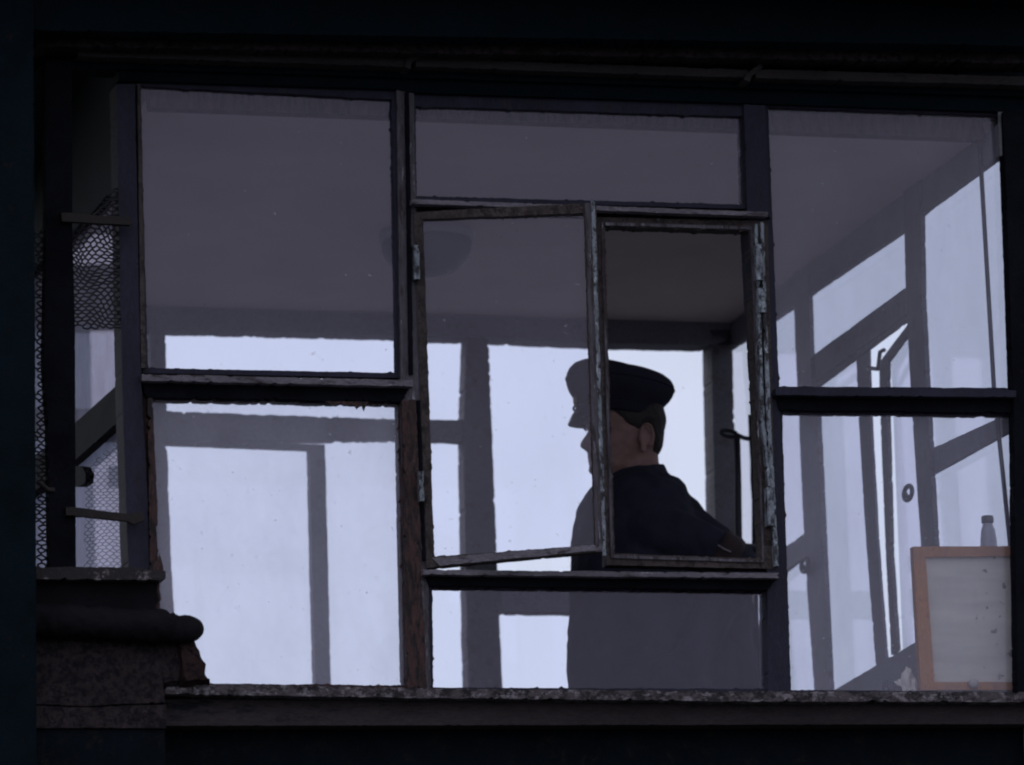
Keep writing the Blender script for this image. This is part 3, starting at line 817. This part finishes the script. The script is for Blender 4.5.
# hips and legs
hipz = hips.z
for s in (1, -1):
    h = Vector((hips.x, YM+s*.095, hipz)); k = Vector((hips.x-.03, YM+s*.105, FLOOR+.47)); a = Vector((hips.x+.01, YM+s*.11, FLOOR+.09))
    parts += limb([h, h.lerp(k, .5), k], [.085, .075, .056]); parts += limb([k, k.lerp(a, .35), a], [.056, .054, .038])
    parts += limb([a, a+Vector((-.05, 0, -.045)), a+Vector((-.16, 0, -.058))], [.036, .036, .028])
parts.append(ball_geo(Vector((hips.x, YM, hipz+.03)), .15, 20, 12, (1, 1.05, .9)))
vs, fs = merge(parts)
body = mesh('body', vs, fs, M['skin'], man, True)
rm = body.modifiers.new('r', 'REMESH'); rm.mode = 'VOXEL'; rm.voxel_size = 0.0042; rm.use_smooth_shade = True
smo = body.modifiers.new('s', 'SMOOTH'); smo.iterations = 4; smo.factor = 0.5
# eyes
for s in (1, -1):
    mesh('eye', *ball_geo(hp(.072, s*.032, .117), .0115, 16, 10), M['eye'], body, True)
    mesh('iris', *ball_geo(hp(.0815, s*.0325, .117), .0045, 12, 8, (.45, 1, 1)), M['iris'], body, True)
    ey = [hp(.090, s*.016, .131), hp(.089, s*.030, .134), hp(.080, s*.046, .131)]
    tube('eyebrow', ey, [.003, .0035, .002], M['hair'], body)

# hair: cropped, showing below the cap, down to the nape and before the ear
seg = 72; zs = [0.235*i/60 for i in range(61)]
def hair_low(th):
    a = abs(math.atan2(math.sin(th), math.cos(th)))      # 0 in front, pi behind
    d = math.degrees(a)
    j = 0.003*noise.noise(Vector((th*9, 2, 0)))+0.002*noise.noise(Vector((th*31, 2, 0)))
    return interp([(0, .172), (55, .170), (64, .160), (98, .112), (103, .112), (106, .128), (120, .126), (126, .100), (140, .046), (180, .040)], d)+j
vs, fs = [], []
seg = 144
for i in range(31):
    for k in range(seg):
        th_ = 2*math.pi*k/seg
        lo = hair_low(th_); z = lo+(0.234-lo)*i/30
        n1 = noise.noise(Vector((k*0.6, i*0.5, 3)))*0.002
        vs.append(head_pt(th_, z, 0.002+0.004*min(1, i/4)+n1))
for i in range(30):
    for k in range(seg): fs.append([i*seg+k, i*seg+(k+1) % seg, (i+1)*seg+(k+1) % seg, (i+1)*seg+k])
hr = mesh('hair', vs, fs, M['hair'], man, True)
so_ = hr.modifiers.new('s', 'SOLIDIFY'); so_.thickness = 0.008; so_.offset = -1

# peaked cap, worn a little back
cap = empty('cap', (0, 0, 0), None, None); cap.parent = man; cap.location = hp(.0095, 0, .164)-Vector(man.location)
CO = hp(.0095, 0, .164)
tilt = math.radians(7)
TR = Matrix.Rotation(tilt, 3, LD if LD.y > 0 else -LD)
def capv(x, y, z):
    """x forward, y to his left"""
    v = FD*x+LD*y+Vector((0, 0, z))
    v = TR @ v
    return CO+v
def caploft(prof, seg=64):
    vs, fs = [], []
    for (r, rw_, z, sh_) in prof:
        for k in range(seg):
            a = 2*math.pi*k/seg
            c = math.cos(a)
            vs.append(capv(r*c+sh_, rw_*math.sin(a), z+max(0, c)*max(0, z-.04)*0.22))
    n = len(prof)
    for i in range(n-1):
        for k in range(seg): fs.append([i*seg+k, i*seg+(k+1) % seg, (i+1)*seg+(k+1) % seg, (i+1)*seg+k])
    fs.append(list(range(seg-1, -1, -1))); fs.append([(n-1)*seg+k for k in range(seg)])
    return vs, fs
mesh('cap_crown', *caploft([(.104, .084, .018, 0), (.108, .088, .024, 0), (.118, .101, .035, 0), (.128, .114, .048, 0), (.1345, .122, .061, 0), (.1365, .125, .072, 0), (.1355, .124, .082, 0), (.130, .119, .092, .001), (.119, .108, .101, .003), (.100, .092, .108, .006), (.07, .065, .1135, .010), (.035, .03, .116, .012), (.01, .01, .1165, .012)]), M['capcloth'], cap, True)
mesh('cap_band', *caploft([(.1045, .0835, -.008, 0), (.1065, .0855, -.004, 0), (.1075, .0865, .012, 0), (.1075, .0865, .018, 0), (.1065, .0855, .022, 0)]), M['capband'], cap, True)
pipe = [capv(.1085*math.cos(a), .0875*math.sin(a), .021) for a in [k*math.pi/24 for k in range(48)]]
tube('piping', pipe, .0022, M['capcloth'], cap, 6, True)
pipe = [capv(.1365*math.cos(a), .126*math.sin(a), .072+max(0, math.cos(a))*0.007) for a in [k*math.pi/24 for k in range(48)]]
tube('piping', pipe, .0022, M['capcloth'], cap, 6, True)
vs, fs = [], []
na, nr = 25, 6
for lay in (0, 1):
    for i in range(na):
        a = math.radians(-68+136*i/(na-1))
        for j in range(nr):
            t = j/(nr-1)
            ext = .017*math.cos(a*0.85)**0.8
            r1 = .106*math.cos(a)+ext*t; r2 = .0855*math.sin(a)*(1+.05*t)
            vs.append(capv(r1, r2, -.002-.036*t*math.cos(a*0.8)-.003*lay+.006*math.sin(math.pi*t)))
for lay in (0, 1):
    b = lay*na*nr
    for i in range(na-1):
        for j in range(nr-1): fs.append([b+i*nr+j, b+i*nr+j+1, b+(i+1)*nr+j+1, b+(i+1)*nr+j])
q = na*nr
for i in range(na-1):
    fs.append([i*nr+nr-1, q+i*nr+nr-1, q+(i+1)*nr+nr-1, (i+1)*nr+nr-1]); fs.append([i*nr, (i+1)*nr, q+(i+1)*nr, q+i*nr])
for j in range(nr-1):
    fs.append([j, q+j, q+j+1, j+1]); e = (na-1)*nr; fs.append([e+j, e+j+1, q+e+j+1, q+e+j])
mesh('visor', vs, fs, M['visor'], cap, True)
cord = [capv((.112)*math.cos(a), .091*math.sin(a), .004+.0*a) for a in [math.radians(-60+120*k/14) for k in range(15)]]
tube('chin_cord', cord, .0035, M['visor'], cap, 8)
for s in (1, -1): mesh('button', *ball_geo(capv(.112*.5, s*.091*.87, .004), .007, 12, 8), M['brass'], cap, True)
mesh('badge', *ball_geo(capv(.112, 0, .020), .014, 14, 8, (.35, .8, 1)), M['brass'], cap, True)

# coat, trousers, boots
cp = [ell_loft(torso_rows+[row(830, 560, 752, .215), row(880, 556, 756, .220)])]
cp += limb([pm(652, 530, -.15), pm(684, 541, -.17), pm(712, 553, -.18), elN+Vector((.008, 0, 0))], [.072, .071, .065, .060]); cp += limb([elN+Vector((.006, 0, 0)), elN.lerp(wrN, .5), wrN], [.060, .054, .043])
cp += limb([shF-Vector((0, .02, .0)), shF.lerp(elF, .5), elF], [.078, .068, .058]); cp += limb([elF, elF.lerp(wrF, .5), wrF], [.058, .052, .043])
cp += limb([pm(640, 492, .12), pm(636, 488, 0), pm(645, 492, -.10)], [.055, .06, .055])
cp += limb([pm(658, 490, -.02), pm(690, 515, -.06), pm(718, 539, -.11), pm(732, 557, -.16)], [.036, .037, .036, .036])
# back of the coat standing off behind, folds of the skirt
cp += limb([pm(708, 540, .05), pm(728, 600, .02), pm(742, 660, 0), pm(742, 760, 0)], [.05, .065, .058, .06])
cp += limb([pm(706, 560, -.12), pm(728, 620, -.10), pm(736, 700, -.08)], [.05, .06, .06])
# pocket that takes the near hand
cp.append(ball_geo(wrN+Vector((-.01, .02, -.07)), .105, 18, 12, (.8, .6, 1.15)))
# collar
cl = []
for k in range(24):
    a = 2*math.pi*k/24
    cl.append(hp(-.022+.070*math.cos(a), .070*math.sin(a), -.004-.030*math.cos(a)))
cp.append(tube_geo(cl, .017, 10, True))
cp.append(tube_geo([c-Vector((0, 0, .022)) for c in cl], .021, 10, True))
vs, fs = merge(cp)
coat = mesh('coat', vs, fs, M['coat'], man, True)
rm = coat.modifiers.new('r', 'REMESH'); rm.mode = 'VOXEL'; rm.voxel_size = 0.008; rm.use_smooth_shade = True
smo = coat.modifiers.new('s', 'SMOOTH'); smo.iterations = 6; smo.factor = 0.5
tx = bpy.data.textures.new('folds', 'CLOUDS'); tx.noise_scale = 0.075; tx.noise_depth = 2
dm = coat.modifiers.new('d', 'DISPLACE'); dm.texture = tx; dm.strength = 0.020; dm.mid_level = 0.5; dm.texture_coords = 'LOCAL'
# red-brown patch with a pale cord on the near sleeve
dd = (elN-shN).normalized()
c0 = shN.lerp(elN, .80)
ring_, ring2 = [], []
pa = tube_geo([c0-dd*.030, c0-dd*.015, c0+dd*.015, c0+dd*.028], [.068, .071, .070, .067], 28)
arm = mesh('armband', pa[0], pa[1], M['patch'], man, True)
smo = arm.modifiers.new('d', 'DISPLACE'); smo.texture = tx; smo.strength = 0.016; smo.texture_coords = 'LOCAL'
pth = [pm(718, 545, -.262), pm(724, 549, -.268), pm(731, 552, -.268)]
tube('cord', pth, .0022, M['pale'], arm, 6)
tr = []
for s in (1, -1):
    h = Vector((hips.x, YM+s*.095, hipz+.02)); k = Vector((hips.x-.03, YM+s*.105, FLOOR+.47)); a = Vector((hips.x+.01, YM+s*.11, FLOOR+.12))
    tr += limb([h, h.lerp(k, .5), k], [.105, .095, .078]); tr += limb([k, k.lerp(a, .5), a], [.078, .072, .066])
vs, fs = merge(tr)
tro = mesh('trousers', vs, fs, M['coat'], man, True)
rm = tro.modifiers.new('r', 'REMESH'); rm.mode = 'VOXEL'; rm.voxel_size = 0.01; rm.use_smooth_shade = True
for s in (1, -1):
    a = Vector((hips.x+.01, YM+s*.11, FLOOR+.10))
    bt = limb([a+Vector((0, 0, .06)), a, a+Vector((-.01, 0, -.035))], [.056, .052, .046])+limb([a+Vector((.025, 0, -.052)), a+Vector((-.09, 0, -.056)), a+Vector((-.19, 0, -.060))], [.046, .044, .038])
    b = mesh('boot', *merge(bt), M['boot'], man, True)
    rm = b.modifiers.new('r', 'REMESH'); rm.mode = 'VOXEL'; rm.voxel_size = 0.008; rm.use_smooth_shade = True

# ---------------------------------------------------------------- things in the cabin
# ceiling lamp: a bowl of dull glass under a ring
M['bowl'] = plain('dull_bowl_glass', (0.13, 0.12, 0.19), 0.45, 0.08, 6, 0.05)
M['bowlring'] = plain('lamp_ring', (0.40, 0.38, 0.44), 0.5, 0.08, 6, 0.05)
lc = onZ(426, 232, Z0+ZC+0.02)
lamp = empty('ceiling_lamp', lc, 'round dull glass bowl lamp hanging under the cabin ceiling', 'ceiling lamp')
mesh('ring', *lathe_geo([(.02, 0), (.115, 0), (.119, -.006), (.119, -.022), (.113, -.026), (.02, -.026)], 48, lc), M['bowlring'], lamp, True)
mesh('bowl', *lathe_geo([(.111, -.027), (.114, -.032), (.110, -.052), (.097, -.078), (.078, -.096), (.064, -.103), (.055, -.104), (.052, -.108), (.03, -.110), (.005, -.110)], 48, lc), M['bowl'], lamp, True)
# lever with a loop handle, right of the man
YL = 1.55
lb = onY(738, 700, YL)
lev = empty('hand_lever', (lb.x, YL, FLOOR), 'thin dark iron lever with a loop handle standing behind the man by the cabin corner', 'lever')
top = onY(737, 437, YL)
tube('rod', [Vector((top.x+.03, YL, FLOOR)), onY(738.5, 545, YL), onY(738, 480, YL), top], [.012, .0105, .0095, .009], M['lever'], lev)
e1, e2 = onY(729, 433, YL), None
lp = [onY(729+8*math.cos(a), 433.5+3.0*math.sin(a)+1.2*math.cos(a), YL) for a in [k*math.pi/8 for k in range(16)]]
tube('handle', lp, .0055, M['lever'], lev, 8, True)
tube('link', [onY(735, 434, YL), onY(744, 438, YL), onY(757, 440, YL)], .0062, M['lever'], lev)
cr = [onY(751, 415, YL), onY(751.5, 440, YL), onY(753.5, 462, YL), onY(752.5, 480, YL), onY(754.5, 500, YL), onY(754, 553, YL)]
tube('pull_rod', cr, [.008, .007, .0085, .006, .0075, .006], M['lever'], lev)
base = [onY(738, 548, YL), onY(758, 549, YL)]
tube('bracket', base, .0135, M['lever'], lev, 10)
tube('bracket', [onY(755, 553, YL), onY(757, 700, YL), Vector((lb.x+.04, YL, FLOOR))], .008, M['lever'], lev, 8)
box('foot_plate', lb.x-.08, lb.x+.10, YL-.07, YL+.07, ZF, ZF+.012, M['lever'], lev)

# conduit running down inside the right windows
tag(tube('conduit', [onX(975, 112, XR-.018), onX(979, 133, XR-.018), onX(994, 388, XR-.018), onX(1010, 543, XR-.018), onX(1014, 686, XR-.018)], 0.0058, M['lever']), 'thin dark conduit running down inside the right window panes', 'pipe')

# inner window board behind the front sill
box('window_board', X0+.06, X3-.002, T+.003, 0.26, -0.735, -0.712, M['inner'], cab)

# framed sheet leaning in the right window
M['oak'] = worn('orange_frame', (0.30, 0.13, 0.045), under=(0.15, 0.075, 0.05), un_lo=0.58, un_scale=25, rough=0.5, bump=0.3, stretch=(1, 1, 0.3))
def sheetmat():
    m, t, out = newmat('spotted_sheet')
    b = N(t, 'ShaderNodeBsdfPrincipled'); b.inputs['Roughness'].default_value = 0.8
    col = ramp(t, noise_n(t, 9, 6, 0.6, (0.35, 1, 2.2)), [(0.3, (0.40, 0.37, 0.32)), (0.7, (0.58, 0.54, 0.46))])
    # damp spots, thicker towards the right edge
    co = N(t, 'ShaderNodeTexCoord'); sx = N(t, 'ShaderNodeSeparateXYZ'); t.links.new(co.outputs['Object'], sx.inputs[0])
    rg = N(t, 'ShaderNodeMapRange'); rg.inputs['From Min'].default_value = -0.02; rg.inputs['From Max'].default_value = 0.12; rg.inputs['To Min'].default_value = 0; rg.inputs['To Max'].default_value = 0.09
    t.links.new(sx.outputs['X'], rg.inputs['Value'])
    ad = N(t, 'ShaderNodeMath', operation='ADD'); t.links.new(noise_n(t, 42, 3, 0.5, None, 11), ad.inputs[0]); t.links.new(rg.outputs[0], ad.inputs[1])
    f = ramp(t, ad.outputs[0], [(0.715, g(0)), (0.75, g(0.75))])
    t.links.new(mixc(t, f, col, (0.04, 0.035, 0.04)), b.inputs['Base Color'])
    t.links.new(b.outputs[0], out.inputs[0])
    return m
YB = 0.033
fb = onY(968, 690, YB)
frm = empty('framed_sheet', fb, 'orange wooden frame with a spotted grey sheet standing in the lower right window', 'framed board')
ring_o = [(913, 546.5), (1023, 546), (1028, 690), (921, 690)]
ring_i = [(925.5, 557), (1013, 556), (1017, 682), (934.5, 682)]
ringY('frame', ring_o, ring_i, YB, YB+.022, M['oak'], frm, 0.2, 0.25)
slabY('sheet', [(920, 551), (1018, 551), (1023, 686), (928, 686)], YB+.008, YB+.012, sheetmat(), frm)
kc = onY(973.5, 683, YB-.006)
vs, fs = lathe_geo([(.001, -.004), (.011, -.004), (.0125, 0), (.011, .004), (.001, .005)], 20)
vs = [kc+Vector((v.x, v.z, v.y)) for v in vs]
mesh('button', vs, fs, plain('bone_button', (0.34, 0.30, 0.27), 0.5), frm, True)

# small bottle on a shelf edge behind the frame
M['bottle'] = plain('cloudy_bottle', (0.36, 0.36, 0.40), 0.35, 0.2, 18, 0.1)
bc = onY(989, 549, 0.17)
zbo = -0.711+Z0
bt = empty('bottle', (bc.x, 0.17, zbo), 'cloudy capped bottle standing behind the orange frame at the right', 'bottle')
H = bc.z-zbo
mesh('glass_body', *lathe_geo([(.002, 0), (.022, 0), (.0225, .01), (.0205, H*.9), (.0195, H+.018), (.0165, H+.045), (.0125, H+.056), (.0105, H+.062)], 24, (bc.x, 0.17, zbo)), M['bottle'], bt, True)
mesh('lid', *lathe_geo([(.011, H+.061), (.0145, H+.063), (.0145, H+.076), (.0125, H+.079), (.002, H+.080)], 24, (bc.x, 0.17, zbo)), M['innerdark'], bt, True)

# crumpled cloth and a dark rag left of the frame
def crumple(name, c, s, mat, seed, amp, label, cat, par=None):
    vs, fs = ball_geo((0, 0, 0), 1, 36, 22)
    out = []
    for v in vs:
        n = noise.noise(v*1.6+Vector((seed, 0, 0)))*0.6+abs(noise.noise(v*3.7+Vector((0, seed, 0))))*0.5
        v = v*(1+amp*n)
        out.append(Vector(c)+Vector((v.x*s[0], v.y*s[1], max(v.z, -0.55)*s[2]+0.55*s[2])))
    o = mesh(name, out, fs, mat, None, False)
    return tag(o, label, cat)
M['cream'] = plain('cream_cloth', (0.75, 0.68, 0.60), 0.9, 0.2, 25, 0.6, 60)
M['rag'] = worn('dark_rag', (0.05, 0.045, 0.06), flake=(0.3, 0.3, 0.36), fl_lo=0.62, fl_scale=60)
cz = onY(908, 684, 0.10)
crumple('crumpled_cloth', (cz.x, 0.11, Z0-.711), (.026, .03, .052), M['cream'], 3, 0.7, 'crumpled cream cloth lying on the sill left of the orange frame', 'cloth')
cz = onY(890, 684, 0.10)
crumple('rag', (cz.x, 0.10, Z0-.711), (.024, .03, .034), M['rag'], 8, 0.8, 'dark speckled rag lying on the sill beside the cream cloth', 'rag')
